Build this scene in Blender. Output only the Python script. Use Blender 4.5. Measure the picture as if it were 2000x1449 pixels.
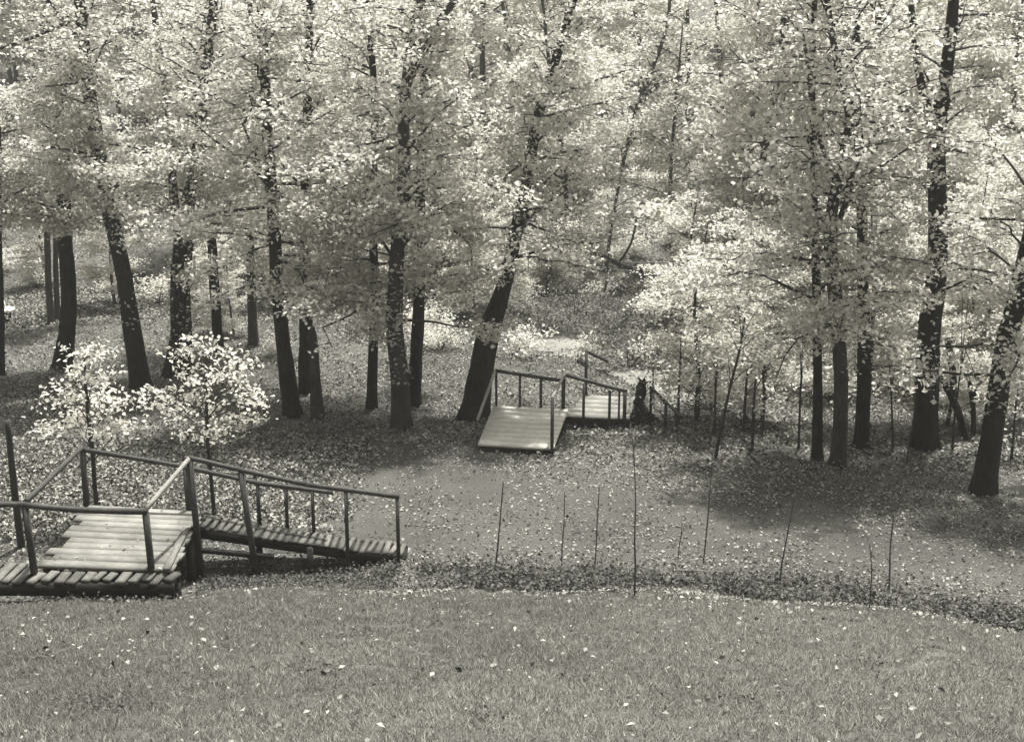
import bpy, math, random
import numpy as np

# ------------------------------------------------------------------ camera, sky, sun, exposure
scene = bpy.context.scene
for o in list(bpy.data.objects):
    bpy.data.objects.remove(o)
COL = scene.collection
CAM_Z, PITCH, FPX = 10.0, math.radians(18.0), 2600.0          # eye height, downward tilt, focal length in photo pixels
cam = bpy.data.cameras.new('camera')
cam.sensor_width = 36.0
cam.lens = FPX / 2000.0 * 36.0
cam.clip_end = 2000.0
cam_ob = bpy.data.objects.new('camera', cam)
COL.objects.link(cam_ob)
cam_ob.location = (0, 0, CAM_Z)
cam_ob.rotation_euler = (math.pi / 2 - PITCH, 0, 0)
scene.camera = cam_ob

SUN_EL, SUN_AZ = math.radians(71), math.radians(20)           # azimuth measured from the view direction to the right
world = bpy.data.worlds.new('World')
scene.world = world
world.use_nodes = True
wn = world.node_tree
for n in list(wn.nodes):
    wn.nodes.remove(n)
sky = wn.nodes.new('ShaderNodeTexSky')
sky.sky_type = 'NISHITA'
sky.sun_disc = False
sky.sun_elevation = SUN_EL
sky.sun_rotation = SUN_AZ
sky.dust_density = 4.0
bw = wn.nodes.new('ShaderNodeRGBToBW')                        # the photograph is a toned black and white print
tone = wn.nodes.new('ShaderNodeMix'); tone.data_type = 'RGBA'; tone.blend_type = 'MULTIPLY'
tone.inputs['Factor'].default_value = 1.0
tone.inputs['B'].default_value = (1.0, 0.978, 0.92, 1)
bg = wn.nodes.new('ShaderNodeBackground'); bg.inputs['Strength'].default_value = 0.125
wo = wn.nodes.new('ShaderNodeOutputWorld')
wn.links.new(sky.outputs[0], bw.inputs[0])
wn.links.new(bw.outputs[0], tone.inputs['A'])
wn.links.new(tone.outputs['Result'], bg.inputs['Color'])
wn.links.new(bg.outputs[0], wo.inputs['Surface'])

sun = bpy.data.lights.new('sun', 'SUN')
sun.energy = 4.6
sun.angle = math.radians(2.0)
sun.color = (1.0, 0.978, 0.92)
sun_ob = bpy.data.objects.new('sun', sun)
COL.objects.link(sun_ob)
sun_ob.rotation_euler = (math.pi / 2 - SUN_EL, 0, math.pi - SUN_AZ)
sun_ob.location = (20, 60, 60)

vs = scene.view_settings
vs.view_transform = 'Standard'
vs.look = 'None'
vs.exposure = 1.15
vs.gamma = 1.0
scene.cycles.max_bounces = 8
scene.cycles.diffuse_bounces = 4
scene.cycles.transmission_bounces = 6
scene.cycles.transparent_max_bounces = 8
scene.render.film_transparent = False

rng = np.random.default_rng(11)
random.seed(4)

# ------------------------------------------------------------------ camera maths: a photo pixel to a place on the ground
Fv = np.array([0, math.cos(PITCH), -math.sin(PITCH)])
Uv = np.array([0, math.sin(PITCH), math.cos(PITCH)])

def ray(px, py):
    return Fv + np.array([1, 0, 0]) * (px - 1000) / FPX + Uv * (724.5 - py) / FPX

def at(px, py, Y):
    r = ray(px, py)
    return r * (Y / r[1]) + np.array([0, 0, CAM_Z])

# ------------------------------------------------------------------ terrain
_prof = [(-80, 16.5), (-25, 13.5), (-6, 10.2), (0, 8.05), (8.2, 4.62), (12, 3.12), (15.2, 1.92), (16.5, 1.42), (17.1, 1.12), (18.2, .97),
         (20, .80), (24.2, .34), (28, -.10), (33, -.62), (40, -1.45), (47, -2.1), (53, -1.9), (60, -.8), (72, 1.4),
         (90, 3.4), (120, 5.5), (180, 8), (400, 12)]
_ys = np.arange(-80, 400, .1)
_zs = np.interp(_ys, [p[0] for p in _prof], [p[1] for p in _prof])
_k = np.exp(-np.linspace(-2, 2, 9) ** 2); _k /= _k.sum()
_zs = np.convolve(np.pad(_zs, 4, mode='edge'), _k, mode='valid')
_wide = np.exp(-np.linspace(-2, 2, 61) ** 2); _wide /= _wide.sum()
_zw = np.convolve(np.pad(_zs, 30, mode='edge'), _wide, mode='valid')
_zs = np.where(_ys > 30, _zw, _zs)
_lumps = [(rng.uniform(.12, .5), rng.uniform(0, 6.28), rng.uniform(0, 6.28)) for _ in range(10)]

def yeff(x, y):
    x = np.asarray(x, float); y = np.asarray(y, float)
    fade = np.clip((30 - y) / 9, 0, 1)
    s = .22 * np.clip(x - 1.2, 0, 9) - .1 * np.clip((x + 2) / 2, 0, 1) + .02 * np.clip(-x, 0, 9)
    return y + s * fade + .12 * np.sin(x * .9 + 1) + .07 * np.sin(x * 2.3)

def zg(x, y):
    x = np.asarray(x, float); y = np.asarray(y, float)
    z = np.interp(yeff(x, y), _ys, _zs)
    dip = np.clip((-4.2 - x) / .6, 0, 1) * np.exp(-((y - 16.75) / .5) ** 2) * .22      # worn hollow under the walkway
    dip = dip + np.clip((-1.9 - x) / 1.2, 0, 1) * np.clip((x + 6.8) / .5, 0, 1) * np.exp(-((y - 18.1) / .55) ** 2) * .2
    z = z - dip + .12 * np.exp(-((x + 1.5) / .5) ** 2 - ((y - 18.3) / .5) ** 2)
    b = 0
    for f, a, p in _lumps:
        b = b + np.sin(f * 4.2 * (x * math.cos(a) + y * math.sin(a)) + p)
    amp = np.where(y < 17, .010, np.where(y < 26, .012, .03))
    z = z + b * amp
    ye = yeff(x, y)
    st = np.clip((x - 1.2) / 1.5, 0, 1) * np.clip((12 - x) / 2, 0, 1)
    z = z + .09 * st / (1 + np.exp((ye - 16.0) * 9))           # worn little terrace edge on the right of the lawn
    return z

def hit(px, py):
    r = ray(px, py); lo = 3.0
    t = np.arange(4, 160, .05)
    P = r[None, :] * (t / r[1])[:, None] + np.array([0, 0, CAM_Z])
    below = P[:, 2] < zg(P[:, 0], P[:, 1])
    i = int(np.argmax(below)) if below.any() else len(t) - 1
    p = P[i]
    return np.array([p[0], p[1], float(zg(p[0], p[1]))])

# ------------------------------------------------------------------ materials (grey, as the film saw them)
def tint(g, k=1.0):
    return (g, g * (1 - .016 * k), g * (1 - .10 * k), 1)

def new_mat(name):
    m = bpy.data.materials.new(name); m.use_nodes = True
    nt = m.node_tree
    b = nt.nodes['Principled BSDF']
    return m, nt, b

def mat_grain(name, lo, hi, scale=8, stretch=(1, 1, 1), rough=.85, bump=.4, detail=8, dist=.02, second=None, spec=.2, vary=None):
    m, nt, b = new_mat(name)
    tc = nt.nodes.new('ShaderNodeTexCoord')
    mp = nt.nodes.new('ShaderNodeMapping'); mp.inputs['Scale'].default_value = stretch
    nz = nt.nodes.new('ShaderNodeTexNoise'); nz.inputs['Scale'].default_value = scale
    nz.inputs['Detail'].default_value = detail; nz.inputs['Roughness'].default_value = .65
    cr = nt.nodes.new('ShaderNodeValToRGB')
    cr.color_ramp.elements[0].position = .32; cr.color_ramp.elements[1].position = .70
    cr.color_ramp.elements[0].color = tint(lo); cr.color_ramp.elements[1].color = tint(hi)
    nt.links.new(tc.outputs['Object'], mp.inputs[0]); nt.links.new(mp.outputs[0], nz.inputs['Vector'])
    nt.links.new(nz.outputs['Fac'], cr.inputs[0])
    col = cr.outputs[0]
    if second:
        n2 = nt.nodes.new('ShaderNodeTexNoise'); n2.inputs['Scale'].default_value = second[0]; n2.inputs['Detail'].default_value = 5
        nt.links.new(tc.outputs['Object'], n2.inputs['Vector'])
        mr = nt.nodes.new('ShaderNodeMapRange'); mr.inputs['From Min'].default_value = .3; mr.inputs['From Max'].default_value = .7
        mr.inputs['To Min'].default_value = second[1]; mr.inputs['To Max'].default_value = second[2]
        nt.links.new(n2.outputs['Fac'], mr.inputs['Value'])
        mx = nt.nodes.new('ShaderNodeMix'); mx.data_type = 'RGBA'; mx.blend_type = 'MULTIPLY'; mx.inputs['Factor'].default_value = 1
        nt.links.new(col, mx.inputs['A']); nt.links.new(mr.outputs[0], mx.inputs['B'])
        col = mx.outputs['Result']
    if vary:
        oi = nt.nodes.new('ShaderNodeObjectInfo')
        mv = nt.nodes.new('ShaderNodeMapRange'); mv.inputs['To Min'].default_value = vary[0]; mv.inputs['To Max'].default_value = vary[1]
        nt.links.new(oi.outputs['Random'], mv.inputs['Value'])
        mo = nt.nodes.new('ShaderNodeMix'); mo.data_type = 'RGBA'; mo.blend_type = 'MULTIPLY'; mo.inputs['Factor'].default_value = 1
        nt.links.new(col, mo.inputs['A']); nt.links.new(mv.outputs[0], mo.inputs['B'])
        col = mo.outputs['Result']
    nt.links.new(col, b.inputs['Base Color'])
    b.inputs['Roughness'].default_value = rough
    b.inputs['Specular IOR Level'].default_value = spec
    bp = nt.nodes.new('ShaderNodeBump'); bp.inputs['Strength'].default_value = bump; bp.inputs['Distance'].default_value = dist
    nt.links.new(nz.outputs['Fac'], bp.inputs['Height']); nt.links.new(bp.outputs[0], b.inputs['Normal'])
    return m

def mat_leaf(name, lo, hi, trans=.5, rough=.5, spec=.25, skew=0.0):
    m, nt, b = new_mat(name)
    ge = nt.nodes.new('ShaderNodeNewGeometry')
    cr = nt.nodes.new('ShaderNodeValToRGB')
    cr.color_ramp.elements[0].color = tint(lo); cr.color_ramp.elements[1].color = tint(hi)
    cr.color_ramp.elements[0].position = skew
    nt.links.new(ge.outputs['Random Per Island'], cr.inputs[0])
    nt.links.new(cr.outputs[0], b.inputs['Base Color'])
    b.inputs['Roughness'].default_value = rough
    b.inputs['Specular IOR Level'].default_value = spec
    tr = nt.nodes.new('ShaderNodeBsdfTranslucent'); nt.links.new(cr.outputs[0], tr.inputs['Color'])
    mx = nt.nodes.new('ShaderNodeMixShader'); mx.inputs[0].default_value = trans
    nt.links.new(b.outputs[0], mx.inputs[1]); nt.links.new(tr.outputs[0], mx.inputs[2])
    nt.links.new(mx.outputs[0], nt.nodes['Material Output'].inputs['Surface'])
    return m

M_BARK = mat_grain('bark', .014, .046, 9, (4.2, 4.2, .45), .9, 1.0, 9, .09, (1.6, .6, 1.3))
M_BARK_PALE = mat_grain('pale_bark', .04, .10, 9, (4.2, 4.2, .45), .9, 1.0, 9, .09, (1.6, .6, 1.3))
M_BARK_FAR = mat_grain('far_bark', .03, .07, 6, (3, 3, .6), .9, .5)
M_TWIG_PALE = mat_grain('grey_twig', .05, .09, 12, (2, 2, 1), .9, .3)
M_TWIG = mat_grain('twig', .022, .05, 12, (2, 2, 1), .9, .3)
M_LEAF = mat_leaf('maple_leaf', .38, .78, .50)
M_LEAF_SAP = mat_leaf('sapling_leaf', .50, .84, .50)
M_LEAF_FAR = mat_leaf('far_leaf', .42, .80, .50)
M_LITTER = mat_leaf('fallen_leaf', .04, .36, .12, .8, .1, .2)
M_GRASS = mat_leaf('grass_blade', .045, .36, .4, .6, .2)
M_GRASS_DRY = mat_leaf('dry_grass_blade', .20, .58, .4, .6, .2)
M_WEED = mat_leaf('weed_leaf', .03, .13, .3, .6)
M_SOIL = mat_grain('forest_soil', .035, .12, 16, (1, 1, 1), .95, .8, 12, .03, (.35, .6, 1.25))
M_PATH = mat_grain('trodden_earth', .036, .092, 38, (1, 1, 1), .95, 1.0, 12, .02, (.6, .75, 1.2))
M_TRAIL = mat_grain('pale_earth', .13, .23, 10, (1, 1, 1), .95, .5, 10, .015, (.8, .75, 1.15))
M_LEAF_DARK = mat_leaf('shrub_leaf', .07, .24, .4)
M_PLANK = mat_grain('weathered_plank', .13, .27, 9, (1, 9, 9), .9, .7, 10, .008, (2.2, .65, 1.2), .15, (.75, 1.1))
M_PLANK_Y = mat_grain('weathered_tread', .075, .18, 9, (9, 1, 9), .9, .7, 10, .008, (2.2, .6, 1.2), .15, (.55, 1.15))
M_RAIL = mat_grain('rail_timber', .022, .055, 8, (2, 2, 2), .75, .4, 8, .006, (2, .7, 1.2), .35)
M_RAIL_LIT = mat_grain('lit_rail_timber', .14, .24, 8, (2, 2, 2), .75, .4, 8, .006)  # for rails catching the sun: brightness painted into the timber colour
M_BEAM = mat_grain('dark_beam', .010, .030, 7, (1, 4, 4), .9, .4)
M_SLAB = mat_grain('worn_boards', .38, .50, 9, (1, 1, 1), .9, .3, 10, .004, (1.5, .85, 1.1))
M_CUT = mat_grain('sawn_wood', .62, .8, 12, (1, 1, 1), .8, .2)

# ------------------------------------------------------------------ mesh helpers
def link(name, me, mat, parent=None, loc=None, smooth=False):
    o = bpy.data.objects.new(name, me)
    COL.objects.link(o)
    if mat and not me.materials:
        me.materials.append(mat)
    if parent is not None:
        o.parent = parent
    if loc is not None:
        o.location = loc
    if smooth:
        me.polygons.foreach_set('use_smooth', np.ones(len(me.polygons), dtype=bool))
    return o

def mesh(name, V, faces):
    """faces: int array (n,3) or (n,4), or a list of such arrays"""
    if not isinstance(faces, list):
        faces = [faces]
    faces = [np.asarray(f, dtype=np.int32) for f in faces if len(f)]
    me = bpy.data.meshes.new(name)
    V = np.asarray(V, dtype=np.float32)
    me.vertices.add(len(V)); me.vertices.foreach_set('co', V.ravel())
    nl = sum(f.size for f in faces); npoly = sum(len(f) for f in faces)
    me.loops.add(nl); me.polygons.add(npoly)
    me.loops.foreach_set('vertex_index', np.concatenate([f.ravel() for f in faces]))
    tot = np.concatenate([np.full(len(f), f.shape[1], dtype=np.int32) for f in faces])
    st = np.concatenate([[0], np.cumsum(tot)[:-1]]).astype(np.int32)
    me.polygons.foreach_set('loop_start', st)
    me.polygons.foreach_set('loop_total', tot)
    me.update(calc_edges=True)
    me.validate()
    return me

class MB:
    def __init__(s): s.V = []; s.F4 = []; s.F3 = []; s.n = 0
    def add(s, V, F):
        V = np.asarray(V, float); F = np.asarray(F, int)
        (s.F4 if F.shape[1] == 4 else s.F3).append(F + s.n)
        s.V.append(V); s.n += len(V)
    def tube(s, pts, rad, seg=8, wob=0.0, r=rng, cap=True, mul=None):
        pts = np.asarray(pts, float); n = len(pts); rad = np.broadcast_to(np.asarray(rad, float), (n,))
        d = np.gradient(pts, axis=0); d /= np.linalg.norm(d, axis=1)[:, None] + 1e-9
        ref = np.array([1.0, 0, 0]) if abs(d[0][0]) < .8 else np.array([0, 1.0, 0])
        a = np.cross(d, ref); a /= np.linalg.norm(a, axis=1)[:, None] + 1e-9
        b = np.cross(d, a)
        th = np.arange(seg) * 2 * math.pi / seg
        R = rad[:, None] * (1 + (wob * r.standard_normal((n, seg)) if wob else 0))
        if mul is not None: R = R * mul
        V = pts[:, None, :] + R[:, :, None] * (np.cos(th)[None, :, None] * a[:, None, :] + np.sin(th)[None, :, None] * b[:, None, :])
        i, j = np.meshgrid(np.arange(n - 1), np.arange(seg), indexing='ij')
        j2 = (j + 1) % seg
        F = np.stack([i * seg + j, i * seg + j2, (i + 1) * seg + j2, (i + 1) * seg + j], -1).reshape(-1, 4)
        s.add(V.reshape(-1, 3), F)
        if cap:
            for k, p in ((0, pts[0]), (n - 1, pts[-1])):
                base = s.n - n * seg if k == 0 else None
            b0 = s.n - n * seg
            t = np.arange(seg)
            c = np.concatenate([pts[:1], pts[-1:]])
            s.V.append(c); i0 = s.n; s.n += 2
            s.F3.append(np.stack([np.full(seg, i0), b0 + (t + 1) % seg, b0 + t], -1))
            e0 = b0 + (n - 1) * seg
            s.F3.append(np.stack([np.full(seg, i0 + 1), e0 + t, e0 + (t + 1) % seg], -1))
    def box(s, c, ax, half):
        """c centre, ax three axis vectors, half sizes"""
        c = np.asarray(c, float)
        V = []
        for sx in (-1, 1):
            for sy in (-1, 1):
                for sz in (-1, 1):
                    V.append(c + sx * half[0] * ax[0] + sy * half[1] * ax[1] + sz * half[2] * ax[2])
        s.add(V, [(0, 1, 3, 2), (4, 6, 7, 5), (0, 4, 5, 1), (2, 3, 7, 6), (0, 2, 6, 4), (1, 5, 7, 3)])
    def mesh(s, name, off=(0, 0, 0)):
        V = np.concatenate(s.V) - np.asarray(off)
        fs = []
        if s.F4: fs.append(np.concatenate(s.F4))
        if s.F3: fs.append(np.concatenate(s.F3))
        return mesh(name, V, fs)

def empty(name, loc, label, cat, group=None):
    o = bpy.data.objects.new(name, None)
    o.empty_display_size = .2
    COL.objects.link(o); o.location = loc
    o['label'] = label; o['category'] = cat
    if group: o['group'] = group
    return o

def leaves(name, C, size, r, tilt=.75, up=(0, 0, 1), asp=.62, fold=.18, nrm=None):
    """one kite-shaped, folded leaf for each centre in C"""
    C = np.asarray(C, float); n = len(C)
    size = np.broadcast_to(np.asarray(size, float), (n,)) * r.uniform(.7, 1.25, n)
    N = (np.tile(np.asarray(up, float), (n, 1)) if nrm is None else nrm) + tilt * r.standard_normal((n, 3))
    N /= np.linalg.norm(N, axis=1)[:, None] + 1e-9
    A = r.standard_normal((n, 3)); A -= (A * N).sum(1)[:, None] * N
    A /= np.linalg.norm(A, axis=1)[:, None] + 1e-9
    B = np.cross(N, A)
    L = size[:, None] * .5; W = L * asp * r.uniform(.8, 1.25, n)[:, None]
    sh = r.uniform(-.25, .2, n)[:, None]
    V = np.empty((n, 4, 3))
    V[:, 0] = C - A * L
    V[:, 1] = C + B * W + A * L * sh + N * L * fold
    V[:, 2] = C + A * L
    V[:, 3] = C - B * W + A * L * sh + N * L * fold
    i = np.arange(n)[:, None] * 4
    F = np.concatenate([i + np.array([[0, 1, 2]]), i + np.array([[0, 2, 3]])])
    return mesh(name, V.reshape(-1, 3), F)

def catmull(P, n):
    P = np.asarray(P, float)
    d = np.concatenate([[0], np.cumsum(np.linalg.norm(np.diff(P, axis=0), axis=1))])
    t = np.linspace(0, d[-1], n)
    m = np.gradient(P, d, axis=0) if len(P) > 2 else np.tile((P[1] - P[0]) / d[-1], (2, 1))
    i = np.clip(np.searchsorted(d, t, side='right') - 1, 0, len(P) - 2)
    h = (d[i + 1] - d[i])[:, None]; s = ((t - d[i]) / (d[i + 1] - d[i]))[:, None]
    return ((2 * s**3 - 3 * s**2 + 1) * P[i] + (s**3 - 2 * s**2 + s) * h * m[i]
            + (-2 * s**3 + 3 * s**2) * P[i + 1] + (s**3 - s**2) * h * m[i + 1])

# ------------------------------------------------------------------ ground and path
def grid_sheet(name, xs, ys, zoff=0.0, keep=None):
    X, Y = np.meshgrid(xs, ys)
    Z = zg(X, Y) + zoff
    nx, ny = len(xs), len(ys)
    i, j = np.meshgrid(np.arange(ny - 1), np.arange(nx - 1), indexing='ij')
    F = np.stack([i * nx + j, i * nx + j + 1, (i + 1) * nx + j + 1, (i + 1) * nx + j], -1).reshape(-1, 4)
    if keep is not None:
        cx = X.ravel()[F].mean(1); cy = Y.ravel()[F].mean(1)
        F = F[keep(cx, cy)]
        used, inv = np.unique(F, return_inverse=True)
        F = inv.reshape(F.shape)
        V = np.stack([X.ravel(), Y.ravel(), Z.ravel()], -1)[used]
        return mesh(name, V, F)
    return mesh(name, np.stack([X, Y, Z], -1).reshape(-1, 3), F)

def steps(*segs):
    out = [np.arange(a, b, d) for a, b, d in segs]
    return np.concatenate(out + [[segs[-1][1]]])

gx = steps((-160, -40, 4), (-40, -14, .8), (-14, 14, .14), (14, 44, .8), (44, 160, 4))
gy = steps((-60, -4, 2), (-4, 6, .5), (6, 30, .14), (30, 60, .5), (60, 120, 1.5), (120, 380, 8))
g = link('ground', grid_sheet('ground', gx, gy), M_SOIL, smooth=True)
g['kind'] = 'structure'; g['label'] = 'leaf strewn slope of the wooded ravine'

_edge = [(rng.uniform(.5, 3.5), rng.uniform(0, 6.28), rng.uniform(.04, .14)) for _ in range(9)]
def path_lo(x): return 18.05 + 1.0 * np.clip((-1.3 - x) / .5, 0, 1) - .22 * np.clip(x - 1.2, 0, 9) + sum(a * np.sin(f * x + p) for f, p, a in _edge)
def path_hi(x):
    u = np.interp(x, [-9, -5.5, -3.5, -1, 0, 2, 4, 6, 9, 14], [21.6, 23.4, 24.6, 24.6, 24.2, 23.0, 22.0, 21.2, 20.2, 19])
    return u + sum(a * np.sin(f * x * 1.3 + p + 2) for f, p, a in _edge)
pth = link('path', grid_sheet('path', np.arange(-13, 14, .1), np.arange(15, 26, .1), .008,
           lambda x, y: (y > path_lo(x)) & (y < path_hi(x))), M_PATH, smooth=True)
pth['kind'] = 'structure'; pth['label'] = 'trodden earth path crossing the slope below the lawn'

def trail(name, label, line, w0, w1):
    P = catmull([hit(*q) for q in line], 40); P[:, 2] = 0
    d = np.gradient(P, axis=0); d /= np.linalg.norm(d, axis=1)[:, None]
    nrm = np.stack([-d[:, 1], d[:, 0], d[:, 2] * 0], -1)
    u = np.linspace(-1, 1, 9)
    w = np.linspace(w0, w1, 40)[:, None] * (1 + .15 * rng.standard_normal((40, 1)))
    X = P[:, None, 0] + nrm[:, None, 0] * u[None, :] * w; Yy = P[:, None, 1] + nrm[:, None, 1] * u[None, :] * w
    V = np.stack([X, Yy, zg(X, Yy) + .05 - .03 * u[None, :] ** 4], -1).reshape(-1, 3)
    i, j = np.meshgrid(np.arange(39), np.arange(8), indexing='ij')
    F = np.stack([i * 9 + j, i * 9 + j + 1, i * 9 + j + 10, i * 9 + j + 9], -1).reshape(-1, 4)
    o = link(name, mesh(name, V, F), M_TRAIL, smooth=True); o['kind'] = 'structure'; o['label'] = label
trail('trail', 'pale footpath winding through the hollow behind the far landing', [(930, 600), (985, 632), (1050, 660), (1110, 682), (1180, 708), (1270, 745), (1370, 800)], .75, .45)
trail('trail', 'pale footpath crossing the far floor of the hollow', [(1040, 532), (1110, 540), (1180, 546), (1260, 556), (1330, 566)], .9, .8)

# ------------------------------------------------------------------ near stairway with its landing (world coordinates, metres)
def bar(parent, name, a, b, ra, mat, rb=None, off=None, seg=8, bend=0, n=7, wob=.05):
    a = np.asarray(a, float); b = np.asarray(b, float); rb = ra if rb is None else rb
    t = np.linspace(0, 1, n)[:, None]
    P = a + (b - a) * t + bend * np.sin(t * math.pi) * np.array([0, 0, 1])
    m = MB(); m.tube(P, ra + (rb - ra) * t[:, 0], seg, wob)
    return link(name, m.mesh(name, off), mat, parent, smooth=False)

def post(parent, base, top, half, mat, off, name='post'):
    base = np.asarray(base, float); top = np.asarray(top, float)
    d = top - base; L = np.linalg.norm(d); d /= L
    ax = np.cross([0, 1, 0], d); ax /= np.linalg.norm(ax); ay = np.cross(d, ax)
    a = random.uniform(-.25, .25)
    ax, ay = ax * math.cos(a) + ay * math.sin(a), ay * math.cos(a) - ax * math.sin(a)
    m = MB(); m.box((base + top) / 2, (ax, ay, d), (half, half * random.uniform(.8, 1.1), L / 2))
    return link(name, m.mesh(name, off), mat, parent)

def plank(parent, a, b, w, th, mat, off, name='plank', roll=0.0, sag=0.0):
    """a board from a to b (centre line of its top), w wide, th thick"""
    a = np.asarray(a, float); b = np.asarray(b, float)
    d = b - a; L = np.linalg.norm(d); d /= L
    s = np.cross([0, 0, 1], d); s /= np.linalg.norm(s)
    u = np.cross(d, s)
    s = s * math.cos(roll) + u * math.sin(roll); u = np.cross(d, s)
    m = MB()
    K = 4
    ts = np.linspace(0, 1, K + 1)
    V = []
    for t in ts:
        c = a + (b - a) * t + u * (-sag * math.sin(math.pi * t) + random.uniform(-.002, .002))
        ww = w * random.uniform(.96, 1.03)
        for q in ((-.5, 0), (.5, 0), (.5, -1), (-.5, -1)):
            V.append(c + s * q[0] * ww + u * q[1] * th)
    F = []
    for k in range(K):
        for e in range(4):
            F.append((k * 4 + e, k * 4 + (e + 1) % 4, k * 4 + 4 + (e + 1) % 4, k * 4 + 4 + e))
    F += [(3, 2, 1, 0), (K * 4, K * 4 + 1, K * 4 + 2, K * 4 + 3)]
    m.add(V, F)
    return link(name, m.mesh(name, off), mat, parent)

DZ = 1.60
O1 = np.array([-5.6, 17.8, float(zg(-5.6, 17.8))])
st1 = empty('wooden_stairway', O1, 'weathered plank landing with dark pole railings and slatted ramp beside the lawn', 'stairway')
BL, BR, FR, FL = np.array([-6.52, 19.10]), np.array([-4.78, 18.86]), np.array([-4.76, 16.86]), np.array([-6.66, 16.99])
def quad(u, v): return (BL * (1 - u) + BR * u) * (1 - v) + (FL * (1 - u) + FR * u) * v
nP = 11
for k in range(nP):
    v = (k + .5) / nP
    jag0, jag1 = random.uniform(-.07, .05), random.uniform(-.04, .035)
    a, b = quad(jag0, v), quad(1 + jag1, v)
    z = DZ + random.uniform(-.005, .005)
    plank(st1, (*a, z), (*b, z + random.uniform(-.01, .01)), 2.1 / nP - random.choice((.0008, .0008, .002, .010, .014)), .045, M_PLANK, O1, roll=random.uniform(-.03, .03))
plank(st1, (*quad(.95, .34), DZ + .042), (*quad(.965, 1.02), DZ + .042), .10, .032, M_PLANK_Y, O1, 'edge_board')
x = -4.72
while x > -9.4:                                                # the walkway that comes in from the left along the front
    y1 = (16.90 if x > -6.7 else 17.2) + random.uniform(-.02, .03); y0 = 16.64 + random.uniform(-.07, .05)
    w = random.uniform(.09, .14)
    skew = random.uniform(.01, .07)
    plank(st1, (x + skew * .4, y1, DZ - .052 + random.uniform(-.006, .006)), (x - skew, y0, DZ - .06 + random.uniform(-.014, .012)), w, .045, M_PLANK_Y, O1, 'tread', random.uniform(-.04, .04))
    x -= w + random.uniform(.035, .06)
# ramp that leaves to the right
R0, R1 = np.array([-4.70, 18.56, DZ - .03]), np.array([-1.62, 18.44, 1.14])
nS = 27
for k in range(nS):
    t = (k + .5) / nS
    c = R0 + (R1 - R0) * t + np.array([0, 0, -.045 * math.sin(math.pi * t)])
    l0, l1 = .24 + random.uniform(-.03, .04), .16 + random.uniform(-.04, .03)
    sk = random.uniform(.00, .05)
    plank(st1, c + [sk, l0, random.uniform(-.008, .008)], c - [sk, l1, random.uniform(-.008, .012)], random.uniform(.055, .085), .04, M_PLANK_Y, O1, 'tread', random.uniform(-.08, .08))
def beam(a, b, w, h, mat=M_BEAM, name='beam', par=st1, off=O1):
    return plank(par, a, b, w, h, mat, off, name)
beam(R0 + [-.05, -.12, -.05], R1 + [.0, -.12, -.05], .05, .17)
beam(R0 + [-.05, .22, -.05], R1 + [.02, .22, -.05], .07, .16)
plank(st1, R0 + [-.05, 0, -.052], R1 + [.02, 0, -.052], .32, .02, M_BEAM, O1, 'shade_board')  # added solid board, closes the slat gaps so the ramp's shadow is unbroken
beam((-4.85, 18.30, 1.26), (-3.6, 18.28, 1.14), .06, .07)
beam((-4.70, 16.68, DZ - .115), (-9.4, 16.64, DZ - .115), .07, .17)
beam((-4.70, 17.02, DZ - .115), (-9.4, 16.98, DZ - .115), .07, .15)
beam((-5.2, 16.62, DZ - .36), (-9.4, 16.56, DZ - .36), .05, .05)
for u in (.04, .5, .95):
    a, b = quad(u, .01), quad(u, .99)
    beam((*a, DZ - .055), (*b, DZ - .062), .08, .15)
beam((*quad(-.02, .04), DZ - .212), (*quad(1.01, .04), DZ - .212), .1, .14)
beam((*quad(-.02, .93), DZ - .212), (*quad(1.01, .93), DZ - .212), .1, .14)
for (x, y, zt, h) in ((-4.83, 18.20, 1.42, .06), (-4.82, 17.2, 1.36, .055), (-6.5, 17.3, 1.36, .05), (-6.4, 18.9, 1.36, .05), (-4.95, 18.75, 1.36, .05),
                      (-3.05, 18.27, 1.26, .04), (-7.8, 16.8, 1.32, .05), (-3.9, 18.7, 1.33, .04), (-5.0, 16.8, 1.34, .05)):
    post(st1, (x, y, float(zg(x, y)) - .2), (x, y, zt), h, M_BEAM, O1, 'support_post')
# railings
tops = dict(FL=(-6.70, 16.84, 2.60), FR=(-5.06, 16.88, 2.48), BL=(-6.62, 19.12, 2.54), MR=(-4.76, 18.30, 2.69), BR=(-5.02, 18.98, 2.30))
post(st1, (-6.69, 16.86, 1.46), (-6.70, 16.85, 2.58), .038, M_RAIL, O1)
post(st1, (-5.05, 16.88, 1.46), (-5.06, 16.88, 2.46), .036, M_RAIL, O1)
post(st1, (-6.65, 19.13, 1.36), (-6.62, 19.13, 2.52), .038, M_RAIL, O1)
post(st1, (-4.72, 18.29, .75), (-4.76, 18.28, 2.68), .042, M_RAIL, O1)
post(st1, (-5.02, 18.99, 1.36), (-5.02, 18.99, 2.28), .033, M_RAIL, O1)
post(st1, (-3.86, 18.21, .72), (-4.00, 18.22, 2.51), .038, M_RAIL, O1)
bar(st1, 'handrail', (-9.4, 16.78, 2.71), (-6.70, 16.84, 2.60), .045, M_RAIL, .043, O1, bend=-.02)
bar(st1, 'handrail', (-6.74, 16.84, 2.60), (-5.03, 16.88, 2.48), .043, M_RAIL, .05, O1, bend=-.035)
bar(st1, 'handrail', (-6.70, 16.90, 2.62), (-6.62, 19.14, 2.55), .040, M_RAIL, .038, O1)
bar(st1, 'handrail', (-5.06, 16.92, 2.50), (-4.76, 18.30, 2.70), .036, M_RAIL_LIT, .034, O1)
back = [at(160, 877, 19.13), at(365, 912, 18.98), at(503, 943, 18.84), at(560, 951, 18.80), at(650, 962, 18.75)]
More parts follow.
